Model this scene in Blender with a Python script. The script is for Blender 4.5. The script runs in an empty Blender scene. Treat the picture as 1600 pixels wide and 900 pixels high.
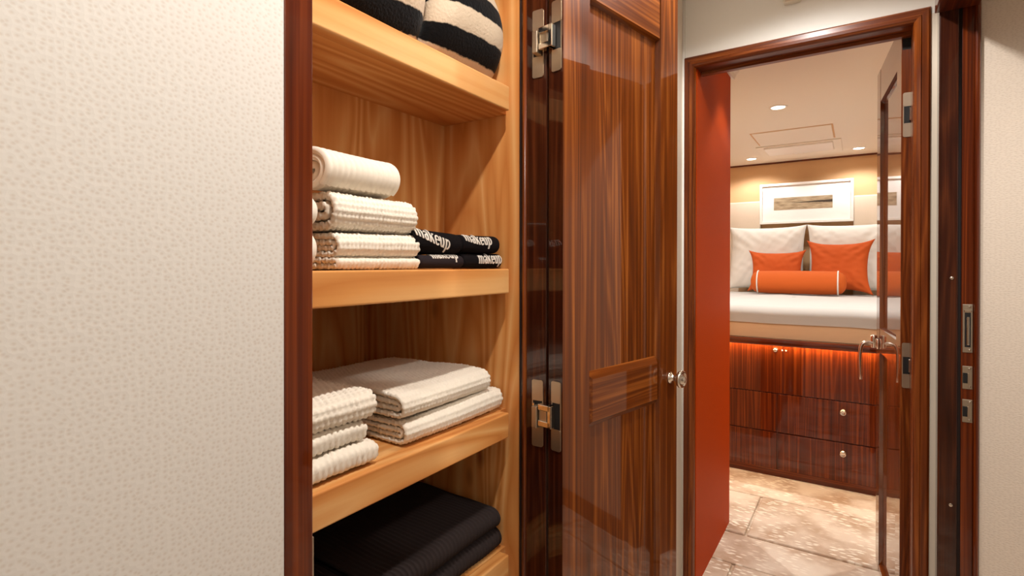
import bpy, bmesh, math, random
import numpy as np
from mathutils import Vector
random.seed(5)
H = 1.36                      # eye height; all heights below are measured from eye level, H lifts them above the floor
SC = bpy.context.scene
COL = SC.collection

# ------------------------------------------------------------------ camera
cam = bpy.data.cameras.new('camera'); camo = bpy.data.objects.new('camera', cam); COL.objects.link(camo)
F, CY = 822.44, 416.9
yaw, pitch, roll = .581935, -.003987, .001325
fw = Vector((-math.sin(yaw)*math.cos(pitch), math.cos(yaw)*math.cos(pitch), math.sin(pitch)))
rt = Vector((math.cos(yaw), math.sin(yaw), 0)); up = rt.cross(fw)
rt, up = rt*math.cos(roll)+up*math.sin(roll), up*math.cos(roll)-rt*math.sin(roll)
from mathutils import Matrix
camo.matrix_world = Matrix(((rt.x, up.x, -fw.x, 0), (rt.y, up.y, -fw.y, 0), (rt.z, up.z, -fw.z, H), (0, 0, 0, 1)))
cam.sensor_width = 36; cam.lens = F/1600*36
cam.shift_x = 0; cam.shift_y = -(450-CY)/1600
cam.clip_start = .02
SC.camera = camo

# ------------------------------------------------------------------ world, exposure
w = bpy.data.worlds.new('world'); SC.world = w; w.use_nodes = True
w.node_tree.nodes['Background'].inputs[0].default_value = (1, .9, .8, 1)
w.node_tree.nodes['Background'].inputs[1].default_value = .05
SC.view_settings.view_transform = 'Standard'; SC.view_settings.look = 'None'
SC.view_settings.exposure = .18; SC.view_settings.gamma = 1; SC.view_settings.use_curve_mapping = False

WARM = (1, .975, .94)
# ceiling downlights, some of them added out of view: (x, y, z of ceiling, watts)
CEIL_H, CEIL_B = 1.17, 1.036
HALL_LAMPS = [(-.165, .52, CEIL_H, 44), (-.16, 1.66, CEIL_H, 30), (-.2, -.75, CEIL_H, 11)]  # the last, behind the viewer, is an added unseen fill lamp
SIDE_LAMPS = [(.95, 1.05, CEIL_H, 36)]
BED_LAMPS = [(-.442, 3.842, CEIL_B, 20), (-.874, 5.571, CEIL_B, 15), (.001, 5.571, CEIL_B, 15), (-.36, 2.74, CEIL_B, 9), (.9, 4.0, CEIL_B, 70), (-1.6, 4.0, CEIL_B, 70)]  # the last two are added out of view for more bounce in the bedroom

# ------------------------------------------------------------------ materials
MATS = {}
def nodes(name):
    m = bpy.data.materials.new(name); m.use_nodes = True
    nt = m.node_tree; b = nt.nodes['Principled BSDF']
    return m, nt, b
def N(nt, t, **kw):
    n = nt.nodes.new(t)
    for k, v in kw.items():
        if k.startswith('_'): setattr(n, k[1:], v)
        else: n.inputs[k.replace('_', ' ')].default_value = v
    return n
def ramp(nt, stops):
    r = nt.nodes.new('ShaderNodeValToRGB'); e = r.color_ramp.elements
    while len(e) > 1: e.remove(e[-1])
    e[0].position = stops[0][0]; e[0].color = (*stops[0][1], 1)
    for p, c in stops[1:]:
        k = e.new(p); k.color = (*c, 1)
    return r
def srgb(r, g, b):
    f = lambda c: ((c/255+.055)/1.055)**2.4 if c > 10 else c/255/12.92
    return (f(r), f(g), f(b))
def coords(nt, scale, rnd=True, kind='Object'):
    tc = nt.nodes.new('ShaderNodeTexCoord'); mp = nt.nodes.new('ShaderNodeMapping')
    mp.inputs['Scale'].default_value = scale
    nt.links.new(tc.outputs[kind], mp.inputs['Vector'])
    if rnd:
        oi = nt.nodes.new('ShaderNodeObjectInfo'); mul = N(nt, 'ShaderNodeMath', _operation='MULTIPLY'); mul.inputs[1].default_value = 37.
        nt.links.new(oi.outputs['Random'], mul.inputs[0])
        ad = N(nt, 'ShaderNodeVectorMath', _operation='ADD')
        nt.links.new(mp.outputs[0], ad.inputs[0]); nt.links.new(mul.outputs[0], ad.inputs[1])
        return ad.outputs[0]
    return mp.outputs[0]
AX = {'X': 0, 'Y': 1, 'Z': 2}
def wood(name, axis, dark, mid, light, fine=90, along=1.6, coat=1., ior=1.55, figure=0.2, rough=.38, streak=1.0, dist=.35, crough=.025, knots=False):
    m, nt, b = nodes(name); L = nt.links
    s = [fine]*3; s[AX[axis]] = along
    v1 = coords(nt, s)
    n1 = N(nt, 'ShaderNodeTexNoise', Scale=1., Detail=3.5, Roughness=.6); L.new(v1, n1.inputs['Vector'])
    s2 = [fine*.16]*3; s2[AX[axis]] = along*.55
    v2 = coords(nt, s2)
    wv = N(nt, 'ShaderNodeTexNoise', Scale=1., Detail=1.5, Roughness=.45, Distortion=dist); L.new(v2, wv.inputs['Vector'])
    # growth rings: contour bands of a smooth stretched noise give the cathedral figure
    ml = N(nt, 'ShaderNodeMath', _operation='MULTIPLY'); ml.inputs[1].default_value = 9.; L.new(wv.outputs['Fac'], ml.inputs[0])
    fr = N(nt, 'ShaderNodeMath', _operation='PINGPONG'); fr.inputs[1].default_value = .5; L.new(ml.outputs[0], fr.inputs[0])
    mx = N(nt, 'ShaderNodeMix', _data_type='FLOAT'); mx.inputs[0].default_value = figure
    L.new(n1.outputs['Fac'], mx.inputs[2])
    d2 = N(nt, 'ShaderNodeMath', _operation='MULTIPLY'); d2.inputs[1].default_value = 2.; L.new(fr.outputs[0], d2.inputs[0])
    L.new(d2.outputs[0], mx.inputs[3])
    k = .17*streak
    r = ramp(nt, [(.5-2*k, dark), (.5, mid), (.5+1.6*k, light)]); L.new(mx.outputs[0], r.inputs[0])
    if knots:
        s3 = [7.]*3; s3[AX[axis]] = 3.2
        v3 = coords(nt, s3)
        vo = N(nt, 'ShaderNodeTexVoronoi', Scale=1., Randomness=1.); L.new(v3, vo.inputs['Vector'])
        kr = ramp(nt, [(.02, (.9, .9, .9)), (.05, (.55, .55, .55)), (.12, (.0, .0, .0))]); L.new(vo.outputs['Distance'], kr.inputs[0])
        km = N(nt, 'ShaderNodeMix', _data_type='RGBA'); L.new(kr.outputs[0], km.inputs[0]); L.new(r.outputs[0], km.inputs[6]); km.inputs[7].default_value = (*srgb(120, 56, 20), 1)
        L.new(km.outputs[2], b.inputs['Base Color'])
    else:
        L.new(r.outputs[0], b.inputs['Base Color'])
    b.inputs['Roughness'].default_value = rough
    b.inputs['Specular IOR Level'].default_value = .08
    if coat:
        b.inputs['Coat Weight'].default_value = coat; b.inputs['Coat Roughness'].default_value = crough; b.inputs['Coat IOR'].default_value = ior
    bp = N(nt, 'ShaderNodeBump', Strength=.08, Distance=.002); L.new(n1.outputs['Fac'], bp.inputs['Height']); L.new(bp.outputs[0], b.inputs['Normal'])
    return m
WD = (srgb(58, 22, 2), srgb(108, 50, 9), srgb(166, 94, 34))          # walnut of doors
WR = (srgb(46, 12, 2), srgb(90, 32, 5), srgb(134, 60, 18))          # redder walnut of frames and bed
for a in 'XYZ':
    MATS['walnut'+a] = wood('gloss_walnut_'+a, a, *WD, ior=1.5, along=1., coat=.8)
    MATS['lacquer_walnut'+a] = wood('mirror_lacquered_walnut_'+a, a, *WD, ior=1.85)
    MATS['red_walnut'+a] = wood('gloss_red_walnut_'+a, a, *WR, ior=1.45, along=.8)
    MATS['dark_walnut'+a] = wood('dark_gloss_walnut_'+a, a, srgb(30, 10, 4), srgb(56, 22, 9), srgb(92, 44, 20), ior=1.5)
    MATS['frame_walnut'+a] = wood('satin_walnut_'+a, a, srgb(56, 18, 2), srgb(108, 47, 9), srgb(158, 84, 30), ior=1.45, coat=.7, crough=.28)
    MATS['maple'+a] = wood('maple_'+a, a, srgb(188, 106, 44), srgb(220, 151, 84), srgb(236, 183, 120), fine=42, along=1.2, coat=.25, figure=.5, rough=.45, streak=1.45, dist=.8, knots=True)
def plain(name, col, rough=.5, metal=0., spec=.5, bump=None, coat=0):
    m, nt, b = nodes(name)
    b.inputs['Base Color'].default_value = (*col, 1); b.inputs['Roughness'].default_value = rough
    b.inputs['Metallic'].default_value = metal; b.inputs['Specular IOR Level'].default_value = spec
    b.inputs['Coat Weight'].default_value = coat
    if bump:
        sc, st, dist = bump
        n = N(nt, 'ShaderNodeTexNoise', Scale=sc, Detail=3.); tc = nt.nodes.new('ShaderNodeTexCoord')
        nt.links.new(tc.outputs['Object'], n.inputs['Vector'])
        bp = N(nt, 'ShaderNodeBump', Strength=st, Distance=dist); nt.links.new(n.outputs['Fac'], bp.inputs['Height']); nt.links.new(bp.outputs[0], b.inputs['Normal'])
    return m
def leather(name, base, dot, scale, strength=.5, squash=(1, 1), mix=.5, plane='YZ', spec=.3):
    m, nt, b = nodes(name); L = nt.links
    tc = nt.nodes.new('ShaderNodeTexCoord'); sp = nt.nodes.new('ShaderNodeSeparateXYZ'); L.new(tc.outputs['Object'], sp.inputs[0])
    cb = nt.nodes.new('ShaderNodeCombineXYZ'); mp = N(nt, 'ShaderNodeMapping'); mp.inputs['Scale'].default_value = (*squash, 1)
    L.new(sp.outputs[plane[0]], cb.inputs[0]); L.new(sp.outputs[plane[1]], cb.inputs[1]); L.new(cb.outputs[0], mp.inputs[0]); v = mp.outputs[0]
    nz = N(nt, 'ShaderNodeTexNoise', Scale=30., Detail=2.); L.new(v, nz.inputs['Vector'])
    vm = N(nt, 'ShaderNodeMix', _data_type='VECTOR'); vm.inputs[0].default_value = .004
    L.new(v, vm.inputs[4]); L.new(nz.outputs['Color'], vm.inputs[5])
    vo = N(nt, 'ShaderNodeTexVoronoi', Scale=scale, Randomness=.75); vo.voronoi_dimensions = '2D'; vo.feature = 'F1'
    L.new(vm.outputs[1], vo.inputs['Vector'])
    r = ramp(nt, [(.10, dot), (.34, base), (1, base)]); L.new(vo.outputs['Distance'], r.inputs[0])
    n2 = N(nt, 'ShaderNodeTexNoise', Scale=7., Detail=2.); L.new(v, n2.inputs['Vector'])
    hs = N(nt, 'ShaderNodeMix', _data_type='RGBA'); hs.inputs[0].default_value = mix
    L.new(r.outputs[0], hs.inputs[7]); hs.inputs[6].default_value = (*base, 1)
    L.new(hs.outputs[2], b.inputs['Base Color'])
    b.inputs['Roughness'].default_value = .55; b.inputs['Specular IOR Level'].default_value = spec
    bp = N(nt, 'ShaderNodeBump', Strength=strength, Distance=.0012); L.new(vo.outputs['Distance'], bp.inputs['Height']); L.new(bp.outputs[0], b.inputs['Normal'])
    return m
CREAM = srgb(226, 220, 212)
MATS['cream'] = leather('cream_pebbled_wallcovering', CREAM, srgb(204, 188, 172), 140, .14, squash=(1, 1.15), mix=.42)
MATS['cream_fine'] = leather('cream_ribbed_wallcovering', srgb(232, 216, 198), srgb(208, 188, 168), 170, .25, squash=(.5, 1.5), mix=.5, plane='XZ')
MATS['white_wall'] = plain('smooth_offwhite', srgb(240, 237, 230), .5, bump=(60, .05, .002))
MATS['warm_white'] = plain('warm_offwhite_panel', srgb(228, 214, 194), .5, bump=(60, .05, .002))
MATS['ceiling'] = plain('offwhite_headliner', srgb(238, 229, 214), .6, bump=(200, .05, .001))
MATS['tan_wall'] = plain('tan_upholstered_wall', srgb(214, 172, 126), .7, bump=(120, .1, .002))
MATS['headboard'] = leather('cream_headboard', srgb(228, 212, 192), srgb(210, 190, 168), 120, .2, plane='XZ')
MATS['red'] = leather('rust_red_wallcovering', srgb(182, 64, 6), srgb(162, 50, 4), 130, .5, squash=(1, 1.4), spec=.06)
MATS['nickel'] = plain('satin_nickel', srgb(196, 180, 158), .42, 1.)
MATS['chrome'] = plain('polished_chrome', srgb(226, 216, 204), .1, 1.)
MATS['black'] = plain('black_cavity', (.004, .003, .003), .6)
MATS['white_frame'] = plain('white_lacquer_frame', srgb(244, 240, 234), .35)
MATS['mat_board'] = plain('white_mat_board', srgb(242, 240, 236), .8)
MATS['white_plastic'] = plain('offwhite_plastic', srgb(222, 212, 194), .4)
MATS['gap'] = plain('dark_gap', srgb(30, 10, 4), .7)
MATS['orange'] = plain('orange_linen', srgb(190, 84, 34), .8, spec=.2, bump=(500, .15, .001))
MATS['orange_velvet'] = plain('orange_velvet', srgb(192, 90, 34), .75, spec=.2, bump=(90, .2, .003))
MATS['white_linen'] = plain('white_linen', srgb(224, 221, 213), .85, spec=.2, bump=(260, .15, .001))
MATS['blanket_white'] = plain('white_coverlet', srgb(200, 198, 193), .85, spec=.2, bump=(180, .2, .002))
MATS['sheet'] = plain('beige_bed_skirt', srgb(232, 196, 156), .85, spec=.2, bump=(60, .1, .003))
MATS['towel_white'] = plain('white_cotton_terry', srgb(242, 230, 212), .95, spec=.1, bump=(900, .5, .001))
MATS['towel_black'] = plain('black_cotton_terry', srgb(20, 16, 17), .95, spec=.12, bump=(900, .8, .001))
MATS['towel_grey'] = plain('charcoal_cotton_terry', srgb(44, 36, 38), .95, spec=.12, bump=(900, .8, .001))
MATS['towel_rib'] = plain('black_ribbed_cotton', srgb(52, 43, 41), .95, spec=.15, bump=(700, .6, .001))
MATS['thread'] = plain('white_embroidery', srgb(226, 214, 200), .7)
def emit(name, col, st):
    m, nt, b = nodes(name)
    b.inputs['Base Color'].default_value = (*col, 1); b.inputs['Emission Color'].default_value = (*col, 1); b.inputs['Emission Strength'].default_value = st
    return m
MATS['lamp'] = emit('lamp_glow', (1, .9, .74), 14)
MATS['led'] = emit('led_strip_glow', (1, .70, .40), 80)
def stripes():
    m, nt, b = nodes('black_and_cream_striped_plush'); L = nt.links
    tc = nt.nodes.new('ShaderNodeTexCoord'); sp = nt.nodes.new('ShaderNodeSeparateXYZ'); L.new(tc.outputs['UV'], sp.inputs[0])
    nz = N(nt, 'ShaderNodeTexNoise', Scale=55., Detail=3.); L.new(tc.outputs['Object'], nz.inputs['Vector'])
    m1 = N(nt, 'ShaderNodeMath', _operation='MULTIPLY_ADD'); m1.inputs[1].default_value = .008; L.new(nz.outputs['Fac'], m1.inputs[0]); m0 = N(nt, 'ShaderNodeMath', _operation='ADD'); m0.inputs[1].default_value = .0293; L.new(sp.outputs['Y'], m0.inputs[0]); L.new(m0.outputs[0], m1.inputs[2])
    m2 = N(nt, 'ShaderNodeMath', _operation='MULTIPLY'); m2.inputs[1].default_value = 1/.085; L.new(m1.outputs[0], m2.inputs[0])
    fr = N(nt, 'ShaderNodeMath', _operation='FRACT'); L.new(m2.outputs[0], fr.inputs[0])
    r = ramp(nt, [(.0, srgb(7, 5, 6)), (.44, srgb(8, 6, 7)), (.47, srgb(206, 184, 158)), (.97, srgb(206, 184, 158)), (1., srgb(14, 10, 12))]); L.new(fr.outputs[0], r.inputs[0])
    L.new(r.outputs[0], b.inputs['Base Color']); b.inputs['Roughness'].default_value = .9; b.inputs['Specular IOR Level'].default_value = .15
    b.inputs['Sheen Weight'].default_value = .06
    n2 = N(nt, 'ShaderNodeTexNoise', Scale=160., Detail=4.); L.new(tc.outputs['Object'], n2.inputs['Vector'])
    bp = N(nt, 'ShaderNodeBump', Strength=.5, Distance=.004); L.new(n2.outputs['Fac'], bp.inputs['Height']); L.new(bp.outputs[0], b.inputs['Normal'])
    return m
MATS['stripes'] = stripes()
def carpet():
    m, nt, b = nodes('beige_carved_carpet'); L = nt.links
    tc = nt.nodes.new('ShaderNodeTexCoord')
    ge = nt.nodes.new('ShaderNodeNewGeometry')
    mp = N(nt, 'ShaderNodeMapping'); mp.inputs['Scale'].default_value = (22, 60, 1); L.new(ge.outputs['Position'], mp.inputs['Vector'])
    fl = N(nt, 'ShaderNodeTexVoronoi', Scale=1., Randomness=1.); L.new(mp.outputs[0], fl.inputs['Vector'])
    fr = ramp(nt, [(.0, (1, 1, 1)), (.22, (1, 1, 1)), (.42, (0, 0, 0))]); L.new(fl.outputs['Distance'], fr.inputs[0])
    cl = N(nt, 'ShaderNodeTexNoise', Scale=3.2, Detail=3., Roughness=.6); L.new(ge.outputs['Position'], cl.inputs['Vector'])
    cr = ramp(nt, [(.36, (0, 0, 0)), (.55, (1, 1, 1))]); L.new(cl.outputs['Fac'], cr.inputs[0])
    mu = N(nt, 'ShaderNodeMath', _operation='MULTIPLY'); L.new(fr.outputs[0], mu.inputs[0]); L.new(cr.outputs[0], mu.inputs[1])
    n3 = N(nt, 'ShaderNodeTexNoise', Scale=5., Detail=4.); L.new(ge.outputs['Position'], n3.inputs['Vector'])
    base = ramp(nt, [(.35, srgb(198, 168, 140)), (.6, srgb(234, 216, 194))]); L.new(n3.outputs['Fac'], base.inputs[0])
    mx = N(nt, 'ShaderNodeMix', _data_type='RGBA'); L.new(mu.outputs[0], mx.inputs[0]); L.new(base.outputs[0], mx.inputs[6]); mx.inputs[7].default_value = (*srgb(255, 244, 224), 1)
    L.new(mx.outputs[2], b.inputs['Base Color']); b.inputs['Roughness'].default_value = .95; b.inputs['Specular IOR Level'].default_value = .1
    n4 = N(nt, 'ShaderNodeTexNoise', Scale=380., Detail=2.); L.new(ge.outputs['Position'], n4.inputs['Vector'])
    bp = N(nt, 'ShaderNodeBump', Strength=.5, Distance=.004); L.new(n4.outputs['Fac'], bp.inputs['Height']); L.new(bp.outputs[0], b.inputs['Normal'])
    return m
MATS['carpet'] = carpet()
def artwork():
    m, nt, b = nodes('sepia_landscape_print'); L = nt.links
    tc = nt.nodes.new('ShaderNodeTexCoord'); sp = nt.nodes.new('ShaderNodeSeparateXYZ'); L.new(tc.outputs['Generated'], sp.inputs[0])
    mp = N(nt, 'ShaderNodeMapping'); mp.inputs['Scale'].default_value = (3, 1, 7); L.new(tc.outputs['Generated'], mp.inputs['Vector'])
    nz = N(nt, 'ShaderNodeTexNoise', Scale=1.6, Detail=6., Roughness=.65); L.new(mp.outputs[0], nz.inputs['Vector'])
    r = ramp(nt, [(.3, srgb(96, 78, 54)), (.5, srgb(168, 148, 118)), (.7, srgb(196, 178, 150))]); L.new(nz.outputs['Fac'], r.inputs[0])
    # a dark tree line along the middle, denser to the right
    a = N(nt, 'ShaderNodeMath', _operation='SUBTRACT'); L.new(sp.outputs['Z'], a.inputs[0]); a.inputs[1].default_value = .56
    ab = N(nt, 'ShaderNodeMath', _operation='ABSOLUTE'); L.new(a.outputs[0], ab.inputs[0])
    s = N(nt, 'ShaderNodeMath', _operation='MULTIPLY_ADD'); L.new(sp.outputs['X'], s.inputs[0]); s.inputs[1].default_value = .3; s.inputs[2].default_value = -.08
    s2 = N(nt, 'ShaderNodeMath', _operation='MULTIPLY'); L.new(s.outputs[0], s2.inputs[0]); L.new(nz.outputs['Fac'], s2.inputs[1])
    lt = N(nt, 'ShaderNodeMath', _operation='LESS_THAN'); L.new(ab.outputs[0], lt.inputs[0]); L.new(s2.outputs[0], lt.inputs[1])
    mx = N(nt, 'ShaderNodeMix', _data_type='RGBA'); L.new(lt.outputs[0], mx.inputs[0]); L.new(r.outputs[0], mx.inputs[6]); mx.inputs[7].default_value = (*srgb(58, 46, 34), 1)
    L.new(mx.outputs[2], b.inputs['Base Color']); b.inputs['Roughness'].default_value = .6
    return m
MATS['art'] = artwork()
def glass():
    m, nt, b = nodes('picture_glass'); b.inputs['Transmission Weight'].default_value = 1; b.inputs['Roughness'].default_value = 0.; b.inputs['IOR'].default_value = 1.3
    return m

# ------------------------------------------------------------------ builders
ORG = {}
def tag(o, label=None, cat=None, group=None, kind=None):
    if label: o['label'] = label
    if cat: o['category'] = cat
    if group: o['group'] = group
    if kind: o['kind'] = kind
    return o
def thing(name, org, label=None, cat=None, group=None, kind=None, rz=0, local=False):
    o = bpy.data.objects.new(name, None); COL.objects.link(o); o.empty_display_size = .05
    o.location = (org[0], org[1], org[2]+H); o.rotation_euler = (0, 0, rz)
    ORG[o.name] = Vector((0, 0, 0)) if local else Vector(org)
    return tag(o, label, cat, group, kind)
def link(name, me, mat, parent=None, label=None, cat=None, group=None, kind=None):
    """me holds coordinates in the scene frame (eye-height zero) or, under a local root, in that root's frame"""
    o = bpy.data.objects.new(name, me); COL.objects.link(o)
    if mat: me.materials.append(MATS[mat] if isinstance(mat, str) else mat)
    co = np.empty(len(me.vertices)*3); me.vertices.foreach_get('co', co); co = co.reshape(-1, 3)
    if parent is None:
        mn, mx = co.min(0), co.max(0); org = np.array([(mn[0]+mx[0])/2, (mn[1]+mx[1])/2, mn[2]])
        o.location = (org[0], org[1], org[2]+H); ORG[o.name] = Vector(org)
    else:
        org = np.array(ORG[parent.name]); o.parent = parent; ORG[o.name] = Vector(org)
    me.vertices.foreach_set('co', (co-org).ravel()); me.update()
    return tag(o, label, cat, group, kind)
def newmesh(bm, smooth=False):
    me = bpy.data.meshes.new('m'); bm.to_mesh(me); bm.free()
    if smooth:
        me.polygons.foreach_set('use_smooth', [True]*len(me.polygons))
    return me
def addbox(bm, x0, x1, y0, y1, z0, z1, bev=0, seg=2):
    v = [bm.verts.new(p) for p in ((x0, y0, z0), (x1, y0, z0), (x1, y1, z0), (x0, y1, z0), (x0, y0, z1), (x1, y0, z1), (x1, y1, z1), (x0, y1, z1))]
    fs = [bm.faces.new([v[i] for i in q]) for q in ((3, 2, 1, 0), (4, 5, 6, 7), (0, 1, 5, 4), (1, 2, 6, 5), (2, 3, 7, 6), (3, 0, 4, 7))]
    if bev:
        es = list({e for f in fs for e in f.edges})
        bmesh.ops.bevel(bm, geom=es, offset=bev, segments=seg, affect='EDGES', profile=.5)
def box(name, x0, x1, y0, y1, z0, z1, mat, parent=None, bev=0, seg=2, **kw):
    bm = bmesh.new(); addbox(bm, min(x0, x1), max(x0, x1), min(y0, y1), max(y0, y1), min(z0, z1), max(z0, z1), bev, seg)
    return link(name, newmesh(bm, False), mat, parent, **kw)
def prism(name, pts, axis, a0, a1, mat, parent=None, smooth=False, **kw):
    """pts: outline in the two other axes, extruded along axis"""
    bm = bmesh.new()
    def P(u, v, a): return {'X': (a, u, v), 'Y': (u, a, v), 'Z': (u, v, a)}[axis]
    A = [bm.verts.new(P(u, v, a0)) for u, v in pts]; B = [bm.verts.new(P(u, v, a1)) for u, v in pts]
    n = len(pts)
    for i in range(n): bm.faces.new((A[i], A[(i+1) % n], B[(i+1) % n], B[i]))
    bm.faces.new(A[::-1]); bm.faces.new(B)
    bmesh.ops.recalc_face_normals(bm, faces=bm.faces[:])
    return link(name, newmesh(bm, smooth), mat, parent, **kw)
def lathe(name, prof, center, axis, mat, parent=None, seg=28, cap=True, **kw):
    """prof: (radius, height along axis)"""
    bm = bmesh.new(); rings = []
    ax = Vector(axis).normalized(); q = ax.orthogonal().normalized(); p = ax.cross(q); c = Vector(center)
    for r, h in prof:
        rings.append([bm.verts.new(c+ax*h+(q*math.cos(t)+p*math.sin(t))*max(r, 1e-5)) for t in [2*math.pi*i/seg for i in range(seg)]])
    for a, b_ in zip(rings, rings[1:]):
        for i in range(seg): bm.faces.new((a[i], a[(i+1) % seg], b_[(i+1) % seg], b_[i]))
    if cap: bm.faces.new(rings[0][::-1]); bm.faces.new(rings[-1])
    bmesh.ops.recalc_face_normals(bm, faces=bm.faces[:])
    me = newmesh(bm, True)
    o = link(name, me, mat, parent, **kw)
    return o
def tube(name, pts, rad, mat, parent=None, seg=14, flat=1., **kw):
    bm = bmesh.new(); pts = [Vector(p) for p in pts]; n = len(pts); rings = []
    rad = rad if isinstance(rad, (list, tuple)) else [rad]*n
    prev = None
    for i, p in enumerate(pts):
        t = (pts[min(i+1, n-1)]-pts[max(i-1, 0)]).normalized()
        u = t.orthogonal().normalized() if prev is None else (prev-t*prev.dot(t)).normalized()
        prev = u; v = t.cross(u)
        rings.append([bm.verts.new(p+(u*math.cos(a)+v*math.sin(a)*flat)*rad[i]) for a in [2*math.pi*k/seg for k in range(seg)]])
    for a, b_ in zip(rings, rings[1:]):
        for i in range(seg): bm.faces.new((a[i], a[(i+1) % seg], b_[(i+1) % seg], b_[i]))
    bm.faces.new(rings[0][::-1]); bm.faces.new(rings[-1])
    bmesh.ops.recalc_face_normals(bm, faces=bm.faces[:])
    return link(name, newmesh(bm, True), mat, parent, **kw)
def bez(a, b, c, d, n=10):
    a, b, c, d = map(Vector, (a, b, c, d)); out = []
    for i in range(n+1):
        t = i/n; out.append(a*(1-t)**3+b*3*t*(1-t)**2+c*3*t*t*(1-t)+d*t**3)
    return out

# ------------------------------------------------------------------ the setting: shell
FL = -1.36
XL, XR = -.62, .218           # hall sides
YF = 2.25                     # hall far wall with the bedroom doorway
YB, YW = 3.759, 5.9           # bed front, bedroom head wall
S = dict(kind='structure')
TH = .09
flo = box('floor', -2.3, 2.0, -1.8, 6.1, FL-.06, FL-.012, 'carpet', **S)
# carved carpet: panels stand a little proud of the grooves between them
def carpet_panel(x0, x1, y0, y1, z=0.):
    return box('carpet_panel', x0, x1, y0, y1, FL-.012, FL+z, 'carpet', flo, bev=.006)
g = .006
ys = [(3.384+g, YB+.3), (2.858+g, 3.384-g), (2.556+g, 2.858-g), (2.03+g, 2.556-g), (1.73+g, 2.03-g), (1.2+g, 1.73-g), (.6+g, 1.2-g), (-.4, .6-g), (-1.78, -.4-g)]
for i, (a, b_) in enumerate(ys):
    if b_ < 2.25:
        cuts = [-.60, -.475, .21] if i % 2 else [-.60, .21]
    else:
        cuts = [-2.2, -.47, .62, 1.9] if i % 2 else [-2.2, -1.3, .35, 1.9]
    for c0, c1 in zip(cuts, cuts[1:]):
        carpet_panel(c0+g, c1-g, a, b_, .002 if i % 2 else -.001)
box('ceiling', -.9, 2.0, -1.8, YF+.04, CEIL_H, CEIL_H+.05, 'ceiling', **S)
# left wall: pebbled covering up to the closet, above it and beyond it
ZT = CEIL_H
box('wall_left', XL-.06, XL, -1.8, .406, FL, ZT, 'cream', **S)
box('wall_left_far', XL-.06, XL, 1.14, YF, FL, ZT, 'warm_white', **S)
box('wall_left_over_closet', XL-.06, XL, .406, 1.14, .93, ZT, 'white_wall', **S)
box('wall_back', XL-.06, 2.0, -1.86, -1.8, FL, ZT, 'cream_fine', **S)
# far wall around the doorway
box('wall_far_header', XL-.06, XR+.1, YF, YF+TH, .845, ZT+.02, 'white_wall', **S)
box('wall_far_right', .195, XR, YF, YF+TH, FL, .845, 'warm_white', **S)
lathe('trim_corner_bead', [(.007, 0), (.007, ZT-FL)], (XL+.004, YF-.004, FL), (0, 0, 1), 'white_wall', seg=12, **S)
# right wall of the hall with the opening to the side cabin
box('wall_right_near', XR, XR+.1, -1.8, .95, FL, ZT, 'cream', **S)
box('wall_right_header', XR, XR+.1, .95, YF, .865, ZT, 'cream', **S)
# side cabin
box('wall_side_cabin', .322, 2.0, 2.212, 2.30, FL, ZT, 'cream_fine', **S)
box('wall_side_cabin_far', 1.9, 1.96, -1.8, 2.3, FL, ZT, 'cream', **S)
box('baseboard_side_cabin', .326, 1.9, 2.196, 2.212, FL, FL+.09, 'red_walnutX', **S)
box('baseboard_right', XR-.012, XR, -1.8, .93, FL, FL+.09, 'red_walnutY', **S)
# bedroom
box('ceiling_bedroom', -2.3, 2.0, YF+TH, YW+.2, CEIL_B, CEIL_B+.05, 'ceiling', **S)
RX = -.565
box('wall_red', RX-.08, RX, YF+.012, 2.95, FL, CEIL_B, 'red', **S)
box('wall_bedroom_left', -2.3, -2.24, 2.9, YW+.1, FL, CEIL_B, 'tan_wall', **S)
box('wall_bedroom_right', 1.8, 1.86, YF, YW+.1, FL, CEIL_B, 'tan_wall', **S)
box('wall_bedroom_near_left', -2.3, RX-.08, 2.87, 2.95, FL, CEIL_B, 'tan_wall', **S)
box('wall_bedroom_near_right', .25, 1.8, 2.31, 2.36, FL, CEIL_B, 'white_wall', **S)
box('wall_head', -2.3, 1.86, YW, YW+.08, FL, CEIL_B, 'tan_wall', **S)
box('shadow_gap_head_wall', -2.24, 1.8, YW-.012, YW, CEIL_B-.016, CEIL_B, 'red_walnutX', **S)  # dark strip stands in for the shadow gap under the ceiling
# small cornice that turns round the end of the red wall
crn = [(0, 0), (.035, 0), (.035, -.012), (.018, -.03), (.012, -.05), (0, -.05)]
prism('trim_cornice', [(RX+u, CEIL_B+v) for u, v in crn], 'Y', 2.72, 2.99, 'white_wall', **S)

# ------------------------------------------------------------------ doorway casing to the bedroom
tr = thing('trim_doorway', (-.2, YF, FL), kind='structure', label='glossy walnut casing around the bedroom doorway')
CPROF = [(0, .01), (0, -.006), (.006, -.011), (.024, -.012), (.027, -.018), (.038, -.020), (.044, -.014), (.0475, -.004), (.0475, .10)]   # (distance in from the outer edge, depth)
def casing(name, which):
    XO0, XO1, ZO = -.6155, .2005, .8665
    bm = bmesh.new()
    def pt(d, dy, k):      # four stations along the frame: left foot, left corner, right corner, right foot
        return {0: (XO0+d, YF+dy, FL), 1: (XO0+d, YF+dy, ZO-d), 2: (XO1-d, YF+dy, ZO-d), 3: (XO1-d, YF+dy, FL)}[k]
    A = [bm.verts.new(pt(d, dy, which)) for d, dy in CPROF]; B = [bm.verts.new(pt(d, dy, which+1)) for d, dy in CPROF]
    n = len(A)
    for i in range(n): bm.faces.new((A[i], A[(i+1) % n], B[(i+1) % n], B[i]))
    bm.faces.new(A[::-1]); bm.faces.new(B); bmesh.ops.recalc_face_normals(bm, faces=bm.faces[:])
    return link(name, newmesh(bm), 'frame_walnut'+('X' if which == 1 else 'Z'), tr)
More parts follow.
